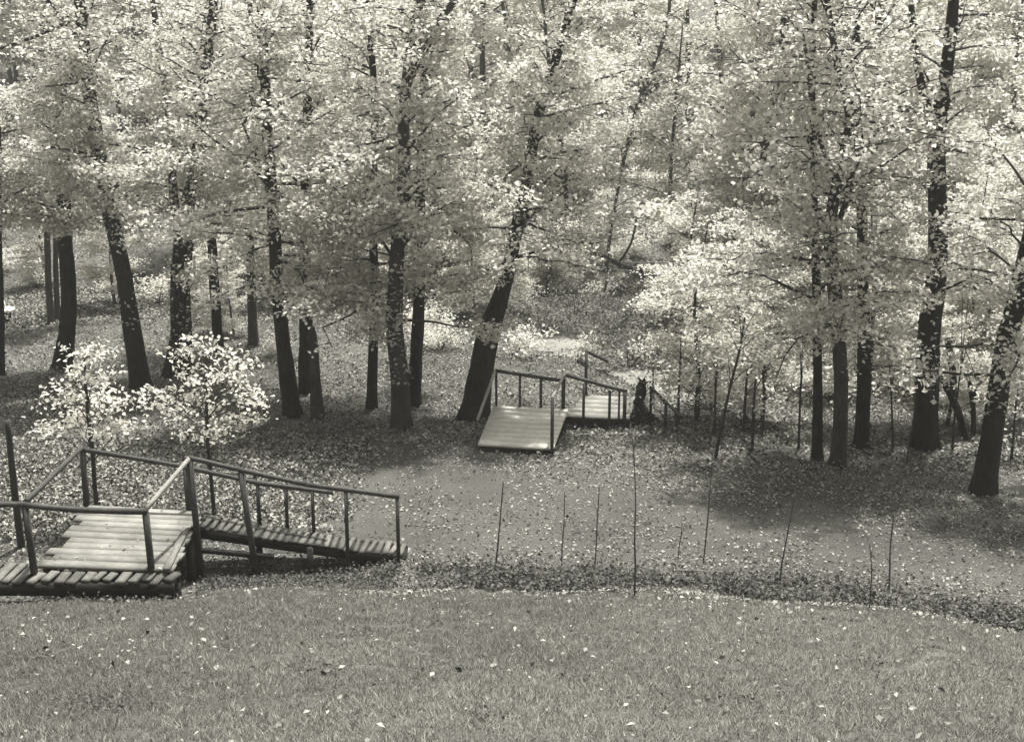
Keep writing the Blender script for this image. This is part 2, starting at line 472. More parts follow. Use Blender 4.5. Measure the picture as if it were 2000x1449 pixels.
for p, q in ((0, 1), (1, 2), (2, 4)):
    bar(st1, 'handrail', back[p] - (.02, 0, 0), back[q], .040, M_RAIL, .036, O1)
front = [at(372, 894, 18.29), at(468, 917, 18.22), at(600, 946, 18.19), at(780, 970, 18.15)]
for p, q in ((0, 1), (1, 2), (2, 3)):
    bar(st1, 'handrail', front[p] - (.02, 0, 0), front[q], .040, M_RAIL, .037, O1)
for (px_, py_, Y_) in ((503, 943, 18.84), (558, 951, 18.80), (610, 957, 18.77)):
    p = at(px_, py_, Y_); z0 = float(np.interp(p[0], [-4.7, -1.6], [1.45, .98]))
    post(st1, (p[0] - .01, Y_, z0), p, .026, M_RAIL, O1)
for (px_, py_, Y_) in ((675, 957, 18.17), (776, 970, 18.15)):
    p = at(px_, py_, Y_); z0 = float(np.interp(p[0], [-4.7, -1.6], [1.35, .88]))
    post(st1, (p[0] - .01, Y_, z0), p, .026, M_RAIL, O1)
# ------------------------------------------------------------------ far landing by the big trunk
O2 = np.array([.3, 25.8, float(zg(.3, 25.8))])
st2 = empty('wooden_landing', O2, 'smooth pale landing with thin railings beyond the path, beside the thick leaning trunk', 'landing')
def board_deck(par, off, B0, B1, F1, F0, z, n, name='deck_board', th=.05, gap=.004, mat=None):
    B0, B1, F1, F0 = map(np.asarray, (B0, B1, F1, F0))
    w = (np.linalg.norm(B0 - F0)) / n
    for k in range(n):
        v = (k + .5) / n
        a = B0 * (1 - v) + F0 * v; b = B1 * (1 - v) + F1 * v
        zz = z + random.uniform(-.0006, .0006)
        plank(par, (*a, zz), (*b, zz), w - gap, th, mat or M_SLAB, off, name)
board_deck(st2, O2, (-.40, 27.12), (1.20, 26.90), (.82, 24.58), (-.68, 24.84), .40, 9, gap=.0005)
board_deck(st2, O2, (1.64, 28.3), (2.80, 28.16), (2.50, 26.75), (1.16, 26.92), .24, 5, gap=.0008, mat=M_PLANK)
def b2(a, b, w, h): return beam(a, b, w, h, M_BEAM, 'beam', st2, O2)
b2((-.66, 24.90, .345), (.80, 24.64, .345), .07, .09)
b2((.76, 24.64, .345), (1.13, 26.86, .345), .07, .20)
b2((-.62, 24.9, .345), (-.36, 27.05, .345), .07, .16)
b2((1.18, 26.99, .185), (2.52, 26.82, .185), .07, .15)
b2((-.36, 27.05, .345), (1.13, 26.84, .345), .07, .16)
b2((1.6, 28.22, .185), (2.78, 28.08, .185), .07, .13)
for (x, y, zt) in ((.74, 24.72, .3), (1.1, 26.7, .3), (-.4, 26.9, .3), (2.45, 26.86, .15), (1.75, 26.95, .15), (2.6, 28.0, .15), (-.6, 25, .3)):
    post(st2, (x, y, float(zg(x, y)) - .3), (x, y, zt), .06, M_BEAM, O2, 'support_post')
def p2(x, y, z0, zt, h=.026): post(st2, (x, y, z0), (x, y, zt), h, M_RAIL, O2)
p2(-.34, 27.16, .3, 1.17); p2(.17, 27.09, .3, 1.09); p2(.62, 27.03, .3, 1.05); p2(1.10, 26.97, .2, 1.12, .04)
p2(.79, 24.54, .2, 1.46, .033); p2(1.53, 26.84, .1, 1.00); p2(2.08, 26.77, .08, .86); p2(2.40, 26.73, .06, .86, .035); p2(2.28, 26.74, .06, .86, .02)
def r2(a, b, ra=.036, mat=M_RAIL, bend=0): bar(st2, 'handrail', a, b, ra, mat, ra * .95, O2, bend=bend)
r2((-.36, 27.15, 1.18), (-.70, 25.30, .74), .034, M_RAIL_LIT)
r2((-.36, 27.17, 1.18), (.66, 27.03, 1.06), .042); r2((.64, 27.03, 1.06), (1.12, 26.97, 1.02), .042)
r2((1.12, 26.98, 1.16), (.78, 24.54, 1.47), .034, M_RAIL_LIT)
r2((1.10, 26.96, 1.16), (1.80, 26.85, 1.00), .045); r2((1.78, 26.85, 1.00), (2.45, 26.73, .86), .045)
p2(1.66, 28.38, .1, 1.22, .035); r2((1.66, 28.40, 1.23), (2.16, 28.9, .85), .04)
a, b = at(1270, 756, 27.2), at(1332, 816, 26.2)
r2(a, b, .038)
c = at(1301, 788, 26.7); p2(c[0], 26.7, float(zg(c[0], 26.7)) - .1, c[2], .028)
c = at(1322, 808, 26.4); p2(c[0], 26.4, float(zg(c[0], 26.4)) - .1, c[2] + .02, .035)
c = at(1272, 760, 27.2); p2(c[0], 27.2, float(zg(c[0], 27.2)) - .1, c[2], .028)
# ------------------------------------------------------------------ trees
def trunk_mesh(name, P, R, seg, off, flare=.5, wob=.05, r=rng, sub=22):
    Q = catmull(P, sub)
    d = np.concatenate([[0], np.cumsum(np.linalg.norm(np.diff(np.asarray(P), axis=0), axis=1))])
    dq = np.concatenate([[0], np.cumsum(np.linalg.norm(np.diff(Q, axis=0), axis=1))])
    rad = np.interp(dq / dq[-1], d / d[-1], R)
    h = Q[:, 2] - Q[0, 2]
    rad = rad * (1 + flare * np.exp(-np.clip(h, 0, 9) / .35))
    th = np.arange(seg) * 2 * math.pi / seg; ph = r.uniform(0, 6.28); k_ = r.integers(4, 7)
    mul = 1 + (flare * .75 * np.exp(-np.clip(h, 0, 9) / .28))[:, None] * np.cos(k_ * th + ph)[None, :] + .05 * np.cos(3 * th + ph + 2)[None, :]
    ridge = r.standard_normal(seg) * .045                     # long furrows in the bark
    m = MB(); m.tube(Q, rad, seg, wob, r, mul=mul + ridge[None, :])
    me = m.mesh(name, off)
    return me, Q, rad

def foliage(P, R, h0, top, L, nl, r, dens=1.0, spread=(.19, .12), elev=(5, 40), azc=None, azw=math.pi, sec=6):
    """limbs and sprays on a trunk polyline P; returns limb tubes (MB) and leaf centres"""
    P = np.asarray(P, float); m = MB(); C = []
    zz = P[:, 2]
    hs = h0 + (top - h0) * np.linspace(0, 1, nl) ** .9 + r.uniform(-.25, .25, nl)
    az = r.uniform(0, 6.28)
    for k, h in enumerate(hs):
        h = float(np.clip(h, zz[0] + .3, zz[-1] - .05))
        c = np.array([np.interp(h, zz, P[:, 0]), np.interp(h, zz, P[:, 1]), h])
        tr = float(np.interp(h, zz, R))
        az += 2.4 + r.uniform(-.5, .5)
        a = az if k % 2 else -math.pi / 2 + r.uniform(-1.5, 1.5)     # the open side over the path carries more limbs
        if azc is not None: a = azc + r.uniform(-azw, azw)
        f = (h - h0) / max(top - h0, .1)
        ln = L * r.uniform(.55, 1.1) * (1 - .55 * f ** 2)
        e = math.radians(r.uniform(*elev) + 18 * f)
        t = np.linspace(0, 1, 6)
        dirh = np.array([math.cos(a), math.sin(a), 0]); side = np.array([-math.sin(a), math.cos(a), 0])
        cv = r.uniform(-.3, .3); wv = r.uniform(-.14, .14, 6)
        Q = c + ln * (t[:, None] * dirh * math.cos(e) + (t ** 2 * cv + wv * t)[:, None] * side)
        Q[:, 2] = h + ln * (t * math.sin(e) - .22 * t ** 2 * r.uniform(.2, 1.2))
        r0 = min(tr * .34, .012 + .010 * ln)
        m.tube(Q, r0 * (1 - .85 * t) + .003, 5, 0, r, cap=False)
        for s in range(sec):
            u = r.uniform(.25, 1.0)
            b = np.array([np.interp(u, t, Q[:, i]) for i in range(3)])
            sg = -1 if s % 2 else 1
            dd = dirh * math.cos(.9) + side * sg * math.sin(.9) + r.uniform(-.35, .35, 3) * np.array([1, 1, .5])
            l2 = ln * r.uniform(.22, .48) * (1.15 - .5 * u)
            tt = np.linspace(0, 1, 4)[:, None]
            S = b + dd * l2 * tt + np.array([0, 0, -.12 * l2]) * tt ** 2
            m.tube(S, .011 * (1 - .8 * tt[:, 0]) + .002, 3, 0, r, cap=False)
            n = int(max(3, 150 * dens * l2 * (r.uniform(.9, 1.7) if r.random() < .68 else .12) * (1 - .75 * f)))
            w = r.uniform(.1, 1.08, n)[:, None]
            g3 = r.standard_normal((n, 3)) * np.array([spread[0], spread[0], spread[1]])
            # leaves hang in small bunches along the spray
            q = np.round(w * 4) / 4
            C.append(b + dd * l2 * (.18 * w + .82 * q) + np.array([0, 0, -.12 * l2]) * w ** 2 + g3 * (.35 + .8 * l2))
    return m, (np.concatenate(C) if C else np.zeros((0, 3)))

def ivy(P, R, z0, z1, n, r, k=1.5):
    z = r.uniform(z0, z1, n); a = r.uniform(0, 6.28, n)
    zz = P[:, 2]
    rr = np.interp(z, zz, R) * r.uniform(1.0, k, n) + .04 * r.random(n)
    C = np.stack([np.interp(z, zz, P[:, 0]) + rr * np.cos(a), np.interp(z, zz, P[:, 1]) + rr * np.sin(a), z], -1)
    return C

TOTAL = []
def tree(name, label, px, Y=None, group=None, bark=None, h0=2.3, top=9.3, H=12, L=2.7, nl=42, leaf=.108, dens=1.0,
         mat=None, seed=None, extra=(), shoots=None, flare=.24, crown=True, snag=False, cat='tree', elev=(-12, 55), azc=None, azw=math.pi, hit_base=True, seg=20):
    """px: list of (x, y, width) photo pixels up the trunk"""
    r = np.random.default_rng(seed if seed is not None else int(px[0][0] * 7 + px[0][1]))
    b = hit(px[0][0], px[0][1]) if Y is None else None
    if Y is None: Y = b[1]
    pts = []; R = []
    dy = 0.0
    for (x, y, w) in px:
        p = at(x, y, Y + dy)
        pts.append(p); R.append(w * .5 * Y / FPX / math.cos(math.atan((y - 724.5) / FPX)) ** 0 * .93)
        dy += r.uniform(-.12, .12)
    pts = np.array(pts); R = np.array(R)
    gz = float(zg(pts[0][0], pts[0][1]))
    base = np.array([pts[0][0], pts[0][1], gz])
    if pts[0][2] > gz + .05:                               # hidden foot: carry the trunk down to the ground
        pts = np.vstack([base - [0, 0, .2], pts]); R = np.concatenate([[R[0] * 1.15], R])
    else:
        pts[0][2] = gz - .2
    if not snag and pts[-1][2] < gz + H:                   # above the frame
        d = pts[-1] - pts[-2]; d = d / max(d[2], .2); d[:2] = np.clip(d[:2], -.25, .25)
        hh = gz + H - pts[-1][2]
        q1 = pts[-1] + d * hh * .5 + [r.uniform(-.3, .3), r.uniform(-.3, .3), 0]
        q2 = pts[-1] + d * hh * .7 + [r.uniform(-.5, .5), r.uniform(-.5, .5), hh * .3]
        q1[2] = pts[-1][2] + hh * .5; q2[2] = pts[-1][2] + hh
        pts = np.vstack([pts, q1, q2]); R = np.concatenate([R, [R[-1] * .7, .02]])
    root = empty(name, base, label, cat, group)
    me, Q, rad = trunk_mesh('trunk', pts, R, seg, base, flare, .05, r, 26 if len(pts) > 4 else 16)
    link('trunk', me, bark or M_BARK, root, smooth=True)
    C = []
    for e in extra:                                        # limbs drawn from the photograph
        ep = np.array([at(x, y, Y + dd) for (x, y, w, dd) in e]); er = np.array([w * .5 * Y / FPX for (x, y, w, dd) in e])
        m2, Q2, r2_ = trunk_mesh('limb', ep, er, 8, base, 0, .05, r, 12)
        link('limb', m2, bark or M_BARK, root, smooth=True)
        n = int(70 * dens * np.linalg.norm(ep[-1] - ep[0]))
        t = r.uniform(.35, 1.05, n)
        idx = t * (len(Q2) - 1)
        C.append(np.stack([np.interp(idx, np.arange(len(Q2)), Q2[:, i]) for i in range(3)], -1) + r.standard_normal((n, 3)) * [.4, .4, .2])
    if crown:
        m, c = foliage(Q, rad, gz + h0, gz + top, L, nl, r, dens, elev=elev, azc=azc, azw=azw)
        link('branches', m.mesh('branches', base), M_TWIG, root)['kind'] = 'stuff'
        C.append(c)
    if crown:                                              # leafy side shoots along the upper trunk
        zz = Q[:, 2]
        for h in np.arange(gz + h0 + .2, gz + min(top, 9.5), .62):
            if r.random() < .12: continue
            hh = h + r.uniform(-.2, .2)
            c0 = np.array([np.interp(hh, zz, Q[:, 0]) + r.uniform(-.3, .3), np.interp(hh, zz, Q[:, 1]) - r.uniform(.2, .6), hh])
            n = int(r.uniform(45, 105)); nb = max(3, n // 11)
            cc = c0 + r.standard_normal((nb, 3)) * [.30, .22, .17]
            C.append(cc[r.integers(0, nb, n)] + r.standard_normal((n, 3)) * [.11, .11, .07])
    if shoots:
        for (y0, y1, n) in shoots:
            C.append(ivy(Q, rad, at(px[0][0], y0, Y)[2], at(px[0][0], y1, Y)[2], n, r))
    if C:
        C = np.concatenate(C)
        o = link('crown', leaves('crown', C - base, leaf, r), mat or M_LEAF, root)
        o['kind'] = 'stuff'
    return root

G = 'tall trees along the bottom of the slope'
tree('tree', 'dark thick trunk curving at the foot, left of the straighter leaning trunk at far left', [(118, 722, 44), (131, 650, 36), (135, 575, 32), (128, 470, 30), (124, 300, 28), (120, 150, 22)], group=G, h0=3.4, top=7.4, H=9.5, L=2.2)
tree('tree', 'tall dark trunk leaning left, reaching the top of the picture with a bare side branch', [(277, 760, 46), (256, 630, 36), (230, 480, 33), (206, 380, 31), (190, 280, 29), (170, 150, 25), (155, 0, 22)], group=G, h0=3.8,
     extra=[[(185, 168, 14, 0), (212, 160, 12, -.1), (245, 150, 8, -.2)], [(168, 60, 10, 0), (120, 70, 7, .2), (95, 45, 4, .3), (45, 42, 3, .4)], [(150, 40, 9, 0), (100, 60, 6, -.2), (40, 82, 5, -.3), (0, 95, 4, -.4)]],
     shoots=[(640, 560, 60)])
tree('tree', 'stout trunk with split foot and leafy shoots behind the bright sapling', [(348, 735, 62), (354, 640, 44), (352, 560, 40), (362, 450, 42), (385, 330, 30), (395, 200, 24)], group=G, h0=3.6,
     extra=[[(352, 470, 24, 0), (338, 380, 18, .3), (332, 250, 15, .5), (305, 60, 12, .8), (298, 0, 10, .9)]], shoots=[(700, 470, 340)])
tree('tree', 'slim dark trunk just right of the stout leafy-footed trunk', [(428, 692, 22), (422, 600, 21), (412, 440, 19), (404, 320, 18), (398, 150, 15)], group=G, h0=4, nl=26, shoots=[(560, 440, 60)])
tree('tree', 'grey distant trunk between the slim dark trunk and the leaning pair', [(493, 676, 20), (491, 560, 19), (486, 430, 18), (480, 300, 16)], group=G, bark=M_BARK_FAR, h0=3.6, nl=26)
tree('tree', 'dark trunk leaning left, front one of the close group left of centre', [(572, 812, 38), (556, 690, 30), (545, 590, 27), (532, 400, 25), (522, 260, 22), (515, 90, 18)], group=G, h0=2.7)
tree('tree', 'dark upright trunk standing behind the pale broken one', [(597, 768, 32), (598, 640, 28), (596, 500, 24), (598, 380, 22), (600, 220, 18)], group=G, h0=3.2)
tree('snag', 'pale bare broken trunk beside the dark leaning one', [(622, 818, 28), (616, 740, 23), (612, 670, 21), (608, 640, 16)], bark=M_BARK_PALE, crown=False, snag=True, H=2, flare=.25)
tree('tree', 'slender dark trunk standing alone left of the forked pair', [(724, 797, 25), (728, 700, 21), (730, 600, 20), (728, 400, 17), (731, 200, 14)], group=G, h0=2.6, nl=30)
tree('tree', 'trunk with pale bare foot and leafy shoots, left of the forked pair', [(784, 836, 42), (781, 740, 38), (772, 650, 36), (776, 500, 30), (790, 330, 26), (788, 250, 24), (808, 60, 18)], group=G, bark=M_BARK_PALE, h0=2.4, shoots=[(745, 600, 170)],
     extra=[[(806, 110, 14, 0), (850, 50, 13, -.2), (890, 0, 13, -.3)]])
tree('tree', 'black trunk leaning right, right of the forked pair', [(806, 792, 30), (813, 700, 28), (818, 600, 25), (821, 400, 21), (827, 200, 17)], group=G, h0=2.7)
tree('tree', 'thick dark trunk leaning right beside the pale far landing', [(925, 818, 62), (938, 740, 58), (955, 650, 50), (985, 560, 32), (1013, 430, 27), (1036, 320, 24), (1050, 230, 22), (1085, 120, 19), (1115, 20, 16)], group=G, h0=3.6, flare=.25, L=2.4,
     extra=[[(1015, 430, 12, 0), (1065, 405, 10, -.1), (1085, 370, 6, -.2)]])
tree('tree', 'thin straight dark trunk, leftmost of the three upright trunks at right', [(1597, 897, 24), (1597, 780, 21), (1596, 650, 19), (1594, 500, 18), (1590, 380, 15)], group=G, h0=2.8, nl=26, L=2.6, dens=.75, extra=[[(1594, 470, 9, 0), (1540, 440, 7, -.2), (1500, 425, 5, -.4)]])
tree('tree', 'trunk with pale bark for its lit side, middle one of three at right', [(1637, 910, 36), (1643, 780, 31), (1640, 680, 30), (1630, 560, 30), (1620, 470, 28), (1640, 330, 20), (1660, 230, 17), (1635, 120, 14)], group=G, bark=M_BARK_PALE, h0=2.6, L=2.6, dens=.7,  # sunlit side put into the trunk colour as pale bark
     extra=[[(1622, 470, 14, 0), (1650, 400, 12, .2), (1672, 300, 10, .3), (1662, 180, 8, .4)], [(1632, 350, 10, 0), (1590, 240, 9, .2), (1580, 150, 8, .3), (1565, 40, 6, .4)]])
tree('tree', 'dark straight trunk, rightmost of the three upright trunks at right', [(1682, 874, 32), (1686, 760, 29), (1687, 650, 27), (1684, 500, 22), (1680, 330, 18)], group=G, h0=2.9, nl=26, L=2.4, dens=.75)
tree('tree', 'big dark trunk forking high up, tallest at the right side', [(1803, 874, 58), (1809, 760, 50), (1814, 640, 47), (1828, 540, 42), (1831, 440, 40), (1828, 330, 36), (1830, 255, 34), (1845, 160, 28), (1862, 0, 22)], group=G, h0=3.0, L=2.2, nl=26, dens=.8,
     extra=[[(1826, 262, 22, 0), (1805, 190, 17, .1), (1790, 110, 14, .2), (1780, 10, 12, .3)], [(1826, 262, 11, 0), (1780, 225, 8, -.1), (1715, 205, 5, -.2)], [(1812, 600, 16, -.2), (1800, 620, 8, -.35), (1793, 632, 3, -.45)]])
tree('tree', 'thick trunk leaning right out of the picture at the lower right edge', [(1918, 964, 54), (1930, 900, 47), (1941, 830, 45), (1950, 770, 44), (1960, 690, 42), (1986, 590, 40), (2006, 500, 36), (2030, 380, 32), (2060, 200, 26)], group=G, h0=2.3, top=8, L=2.2, nl=30, dens=.8, shoots=[(815, 735, 150)])
tree('dead_branch', 'dead crooked branch propped beside the big forking trunk', [(1893, 860, 14), (1870, 800, 16), (1848, 755, 15), (1836, 735, 10)], crown=False, snag=True, cat='branch', flare=0, extra=[[(1862, 790, 14, 0), (1860, 720, 15, .1), (1850, 660, 12, .2)]])
tree('dead_sapling', 'dead forked sapling stem left of the trunk at the right edge', [(1903, 855, 11), (1900, 790, 11), (1893, 740, 9)], crown=False, snag=True, cat='sapling', flare=0, extra=[[(1901, 780, 8, 0), (1912, 750, 6, .05), (1922, 742, 4, .1)]])
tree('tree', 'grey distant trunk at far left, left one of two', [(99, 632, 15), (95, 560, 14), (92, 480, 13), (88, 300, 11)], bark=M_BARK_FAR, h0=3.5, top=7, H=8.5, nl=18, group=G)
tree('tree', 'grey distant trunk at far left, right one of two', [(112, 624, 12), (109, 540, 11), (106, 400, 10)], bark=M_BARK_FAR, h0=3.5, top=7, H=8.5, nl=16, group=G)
tree('tree', 'dark trunk cut by the left edge of the picture', [(-4, 735, 24), (-2, 640, 22), (-6, 480, 20), (-10, 200, 16)], h0=3.4, top=6.8, H=9, L=2.2, nl=26, group=G)
tree('tree', 'small far tree with one long low branch reaching left, in the hollow', [(1312, 606, 18), (1311, 560, 13), (1313, 500, 11), (1308, 420, 9), (1312, 300, 7)], bark=M_BARK_FAR, h0=2.6, nl=26, top=7, H=9, dens=.8,
     extra=[[(1308, 546, 6, 0), (1260, 530, 7, .2), (1215, 520, 8, .3), (1170, 497, 9, .4), (1110, 490, 7, .5), (1050, 510, 5, .6)], [(1205, 518, 6, .3), (1230, 480, 5, .4), (1245, 420, 4, .4)]])
tree('tree', 'dark far trunk showing through the leaves right of the hollow', [(1437, 560, 26), (1437, 500, 24), (1432, 420, 18), (1420, 300, 15)], h0=3.2, nl=28, group=G)
tree('tree', 'tree with a bare limb arching right above the hollow', [(1180, 590, 5), (1190, 480, 5), (1215, 330, 6), (1245, 210, 10)], h0=2.5, nl=28, group=G, bark=M_BARK_FAR,
     extra=[[(1245, 210, 15, 0), (1270, 178, 14, 0), (1305, 155, 12, 0), (1340, 145, 8, 0)], [(1340, 145, 7, 0), (1320, 110, 5, .1), (1280, 90, 4, .2)]])

# ------------------------------------------------------------------ leafy saplings and bushes
def sapling(name, label, stem, crown_px, n, leaf=.11, mat=None, Y=None, group=None, bark=None, cat='sapling', dq=.5, seed=1, thin=1.0):
    """stem: (x, y, w) up from the foot; crown_px: list of (x, y, radius) pixel blobs the sprays reach"""
    r = np.random.default_rng(seed + int(stem[0][0]))
    b = hit(stem[0][0], stem[0][1]) if Y is None else None
    Y = b[1] if Y is None else Y
    P = np.array([at(x, y, Y) for (x, y, w) in stem]); R = np.array([w * .5 * Y / FPX for (x, y, w) in stem]) * thin
    gz = float(zg(P[0][0], P[0][1])); base = np.array([P[0][0], P[0][1], gz])
    if P[0][2] > gz + .05: P = np.vstack([base - [0, 0, .1], P]); R = np.concatenate([[R[0]], R])
    else: P[0][2] = gz - .1
    root = empty(name, base, label, cat, group)
    me, Q, rad = trunk_mesh('stem', P, R, 6, base, .1, .03, r, 14)
    link('stem', me, bark or M_TWIG, root, smooth=True)
    if crown_px:
        m = MB(); C = []; A = []
        tot = sum(c[2] ** 2 for c in crown_px)
        for (x, y, rd) in crown_px:
            c = at(x, y, Y + r.uniform(-dq, dq)); rw = rd * Y / FPX
            j = int(np.clip(np.argmin(np.linalg.norm(Q - c, axis=1)) - 2, 2, len(Q) - 1))
            q0 = Q[j]; mid = (q0 + c) / 2 + [0, 0, .08]
            m.tube(catmull([q0, mid, c], 6), np.linspace(.012, .004, 6), 4, 0, r, cap=False)
            k = int(n * rd ** 2 / tot) + 3
            nb = max(3, k // 5)
            cc = c + np.clip(r.standard_normal((nb, 3)), -1.8, 1.8) * [rw * .85, rw * .9, rw * .22]
            for q in cc[:14]:
                m.tube(np.array([c, (c + q) / 2 + [0, 0, .02], q]), [.005, .004, .002], 3, 0, r, cap=False)
            C.append(cc[r.integers(0, nb, k)] + r.standard_normal((k, 3)) * [.09, .09, .045])
        link('branches', m.mesh('branches', base), M_TWIG, root)['kind'] = 'stuff'
        C = np.concatenate(C)
        o = link('crown', leaves('crown', C - base, leaf, r, tilt=.7), mat or M_LEAF_SAP, root); o['kind'] = 'stuff'
    return root

sapling('sapling', 'bright leafy sapling left behind the landing, leaves low and spreading', [(187, 975, 9), (180, 880, 9), (171, 800, 7), (166, 720, 5), (165, 690, 3)],
        [(165, 700, 32), (195, 680, 18), (150, 745, 30), (185, 740, 26), (130, 780, 30), (205, 775, 32), (165, 800, 38), (235, 790, 18), (110, 825, 28), (150, 835, 28), (210, 840, 32), (90, 840, 16), (255, 830, 24)], 1150, .088, seed=3, Y=20.3)
sapling('sapling', 'bright leafy sapling with wide layered crown, right behind the landing', [(418, 1000, 9), (412, 930, 8), (405, 850, 7), (403, 770, 6), (402, 690, 4)],
        [(400, 670, 24), (350, 690, 26), (430, 695, 24), (375, 730, 30), (470, 710, 26), (440, 740, 32), (330, 770, 28), (300, 790, 24), (385, 775, 26), (420, 790, 24), (500, 780, 26), (470, 765, 24), (355, 810, 26), (450, 830, 30), (410, 850, 24), (490, 815, 20), (370, 850, 20), (285, 770, 18)], 1250, .088, seed=5, Y=20.6)
sapling('stake', 'plain dark stake standing in the bank at far left', [(31, 985, 15), (22, 900, 14), (14, 822, 12)], [], 0, Y=19.2, cat='stake')

names = ['first', 'second', 'third', 'fourth', 'fifth', 'sixth', 'seventh', 'eighth', 'ninth', 'tenth']
bare = [[(967, 1105, 6), (972, 1030, 5), (981, 940, 4)], [(1097, 1105, 5), (1098, 1030, 4), (1104, 960, 3)], [(1159, 1120, 5), (1163, 1040, 4), (1169, 950, 4)],
        [(1239, 1165, 7), (1238, 1060, 6), (1242, 960, 4), (1238, 850, 3)], [(1325, 1090, 4), (1328, 1040, 3), (1332, 1005, 2)], [(1373, 1100, 5), (1378, 1030, 5), (1390, 950, 4), (1394, 890, 3)],
        [(1523, 1158, 6), (1535, 1060, 5), (1552, 960, 4)], [(1698, 1190, 5), (1699, 1120, 4), (1700, 1060, 3)], [(1737, 1150, 6), (1742, 1080, 5), (1747, 1000, 4)], [(1772, 905, 5), (1780, 820, 4), (1790, 720, 3)]]
for k, s in enumerate(bare):
    s = [s[0]] + [(x + random.uniform(-4, 4), y, w) for (x, y, w) in s[1:]]
    s = s[:1] + [((s[0][0] + s[1][0]) / 2 + random.uniform(-3, 3), (s[0][1] + s[1][1]) / 2, s[0][2])] + s[1:]
    lab = '%s thin leafless sapling from the left along the lower edge of the lawn' % names[k] if k < 9 else 'thin leafless sapling just left of the big forking trunk'
    root = sapling('bare_sapling', lab, s, [], 0, group='bare saplings along the lawn edge', seed=k, thin=.62, bark=M_TWIG_PALE)
    r = np.random.default_rng(80 + k); m = MB(); b = np.array(root.location)
    Y = b[1]
    for t in (.45, .62, .8):
        i = t * (len(s) - 1); x = np.interp(i, range(len(s)), [q[0] for q in s]); y = np.interp(i, range(len(s)), [q[1] for q in s])
        p = at(x, y, Y); q = p + [r.uniform(-.16, .16), r.uniform(-.1, .1), r.uniform(.10, .3)]
        m.tube(np.array([p, (p + q) / 2 + [0, 0, -.01], q]), [.004, .003, .002], 4, 0, r, cap=False)
    link('twig', m.mesh('twig', b), M_TWIG_PALE, root)

US = 'leafy undergrowth saplings right of the far landing'
und = [([(1396, 895, 7), (1410, 830, 7), (1425, 760, 6), (1445, 680, 5), (1455, 620, 4)], [(1440, 600, 45), (1490, 590, 40), (1400, 620, 40), (1460, 660, 50), (1420, 690, 40), (1510, 640, 40), (1480, 710, 36)], 620, 'crooked leafy sapling with bright leaves right of the far landing'),
       ([(1395, 850, 6), (1397, 780, 5), (1400, 700, 4)], [(1385, 640, 36), (1375, 690, 34), (1410, 720, 30)], 200, 'thin upright leafy sapling left of the crooked one'),
       ([(1452, 845, 6), (1455, 790, 6), (1460, 720, 4)], [(1480, 690, 34), (1500, 740, 34), (1470, 760, 22)], 220, 'dark straight stemmed sapling right of the crooked one'),
       ([(1470, 880, 7), (1472, 800, 6), (1476, 740, 5)], [(1520, 700, 36), (1540, 660, 36), (1490, 790, 20)], 240, 'nearer straight stemmed sapling under pale leaves'),
       ([(1490, 845, 5), (1492, 780, 5), (1490, 720, 4)], [(1555, 720, 34), (1540, 780, 24)], 160, 'short dark sapling stem left of the three upright trunks'),
       ([(1325, 830, 6), (1326, 760, 5), (1330, 690, 4)], [(1330, 640, 40), (1300, 690, 30), (1350, 700, 34)], 220, 'slim sapling at the end of the far handrail'),
       ([(1278, 800, 4), (1276, 750, 4), (1275, 700, 3)], [(1280, 680, 30), (1250, 690, 26)], 120, 'slim sapling behind the dark stump'),
       ([(1560, 880, 5), (1562, 800, 5), (1566, 720, 4)], [(1560, 640, 34), (1570, 590, 34)], 180, 'slim sapling close left of the thin straight trunk'),
       ([(1745, 880, 5), (1742, 800, 4), (1740, 740, 3)], [(1740, 690, 34), (1760, 640, 34), (1725, 610, 34), (1750, 740, 24)], 260, 'leafy sapling between the three trunks and the forking trunk'),
       ([(1860, 880, 5), (1866, 800, 4), (1880, 700, 3)], [(1900, 640, 44), (1880, 560, 44), (1930, 720, 36), (1940, 780, 30), (1900, 500, 40)], 420, 'leafy sapling behind the trunk at the right edge'),
       ([(1975, 900, 6), (1980, 840, 5), (1985, 780, 4)], [(1980, 800, 34), (1960, 770, 28), (1990, 850, 30), (1990, 740, 34)], 240, 'low leafy sapling hard against the right edge of the picture')]
for k, (s, c, n, lab) in enumerate(und):
    sapling('undergrowth_sapling', lab, s, c, n, .095, M_LEAF, None, US, seed=20 + k)

# dark flared stump by the far landing
Ys = 26.0
r = np.random.default_rng(3)
sb = hit(1250, 828); SY = sb[1]
ds = empty('dark_stump', sb, 'dark ragged stump with spreading foot at the end of the far landing', 'stump')
m = MB(); P = catmull(np.array([at(1256, 832, SY), at(1252, 812, SY), at(1249, 785, SY), at(1252, 762, SY), at(1256, 744, SY)]), 14)
m.tube(P, np.interp(np.arange(14), [0, 3, 6, 10, 13], [.27, .19, .12, .11, .07]), 11, .16, r)
link('trunk', m.mesh('trunk', sb), M_BARK, ds)
for (x1, y1, dd, w) in ((1236, 834, -.25, .09), (1276, 836, -.2, .10), (1290, 826, .1, .08), (1232, 822, .2, .07), (1258, 840, -.35, .08)):
    m = MB(); q = at(x1, y1, SY + dd); q[2] = float(zg(q[0], q[1])) - .03; a0 = P[4]
    m.tube(catmull([a0, (a0 + q) / 2 + [0, 0, .05], q], 7), np.linspace(w * 1.1, w * .4, 7), 7, .12, r); link('root', m.mesh('root', sb), M_BARK, ds)
for (x1, y1) in ((1247, 736), (1262, 733), (1268, 745)):
    m = MB(); q = at(x1, y1, SY); m.tube(np.array([P[11], (P[12] + q) / 2, q]), [.05, .035, .006], 6, .15, r); link('splinter', m.mesh('splinter', sb), M_BARK, ds)
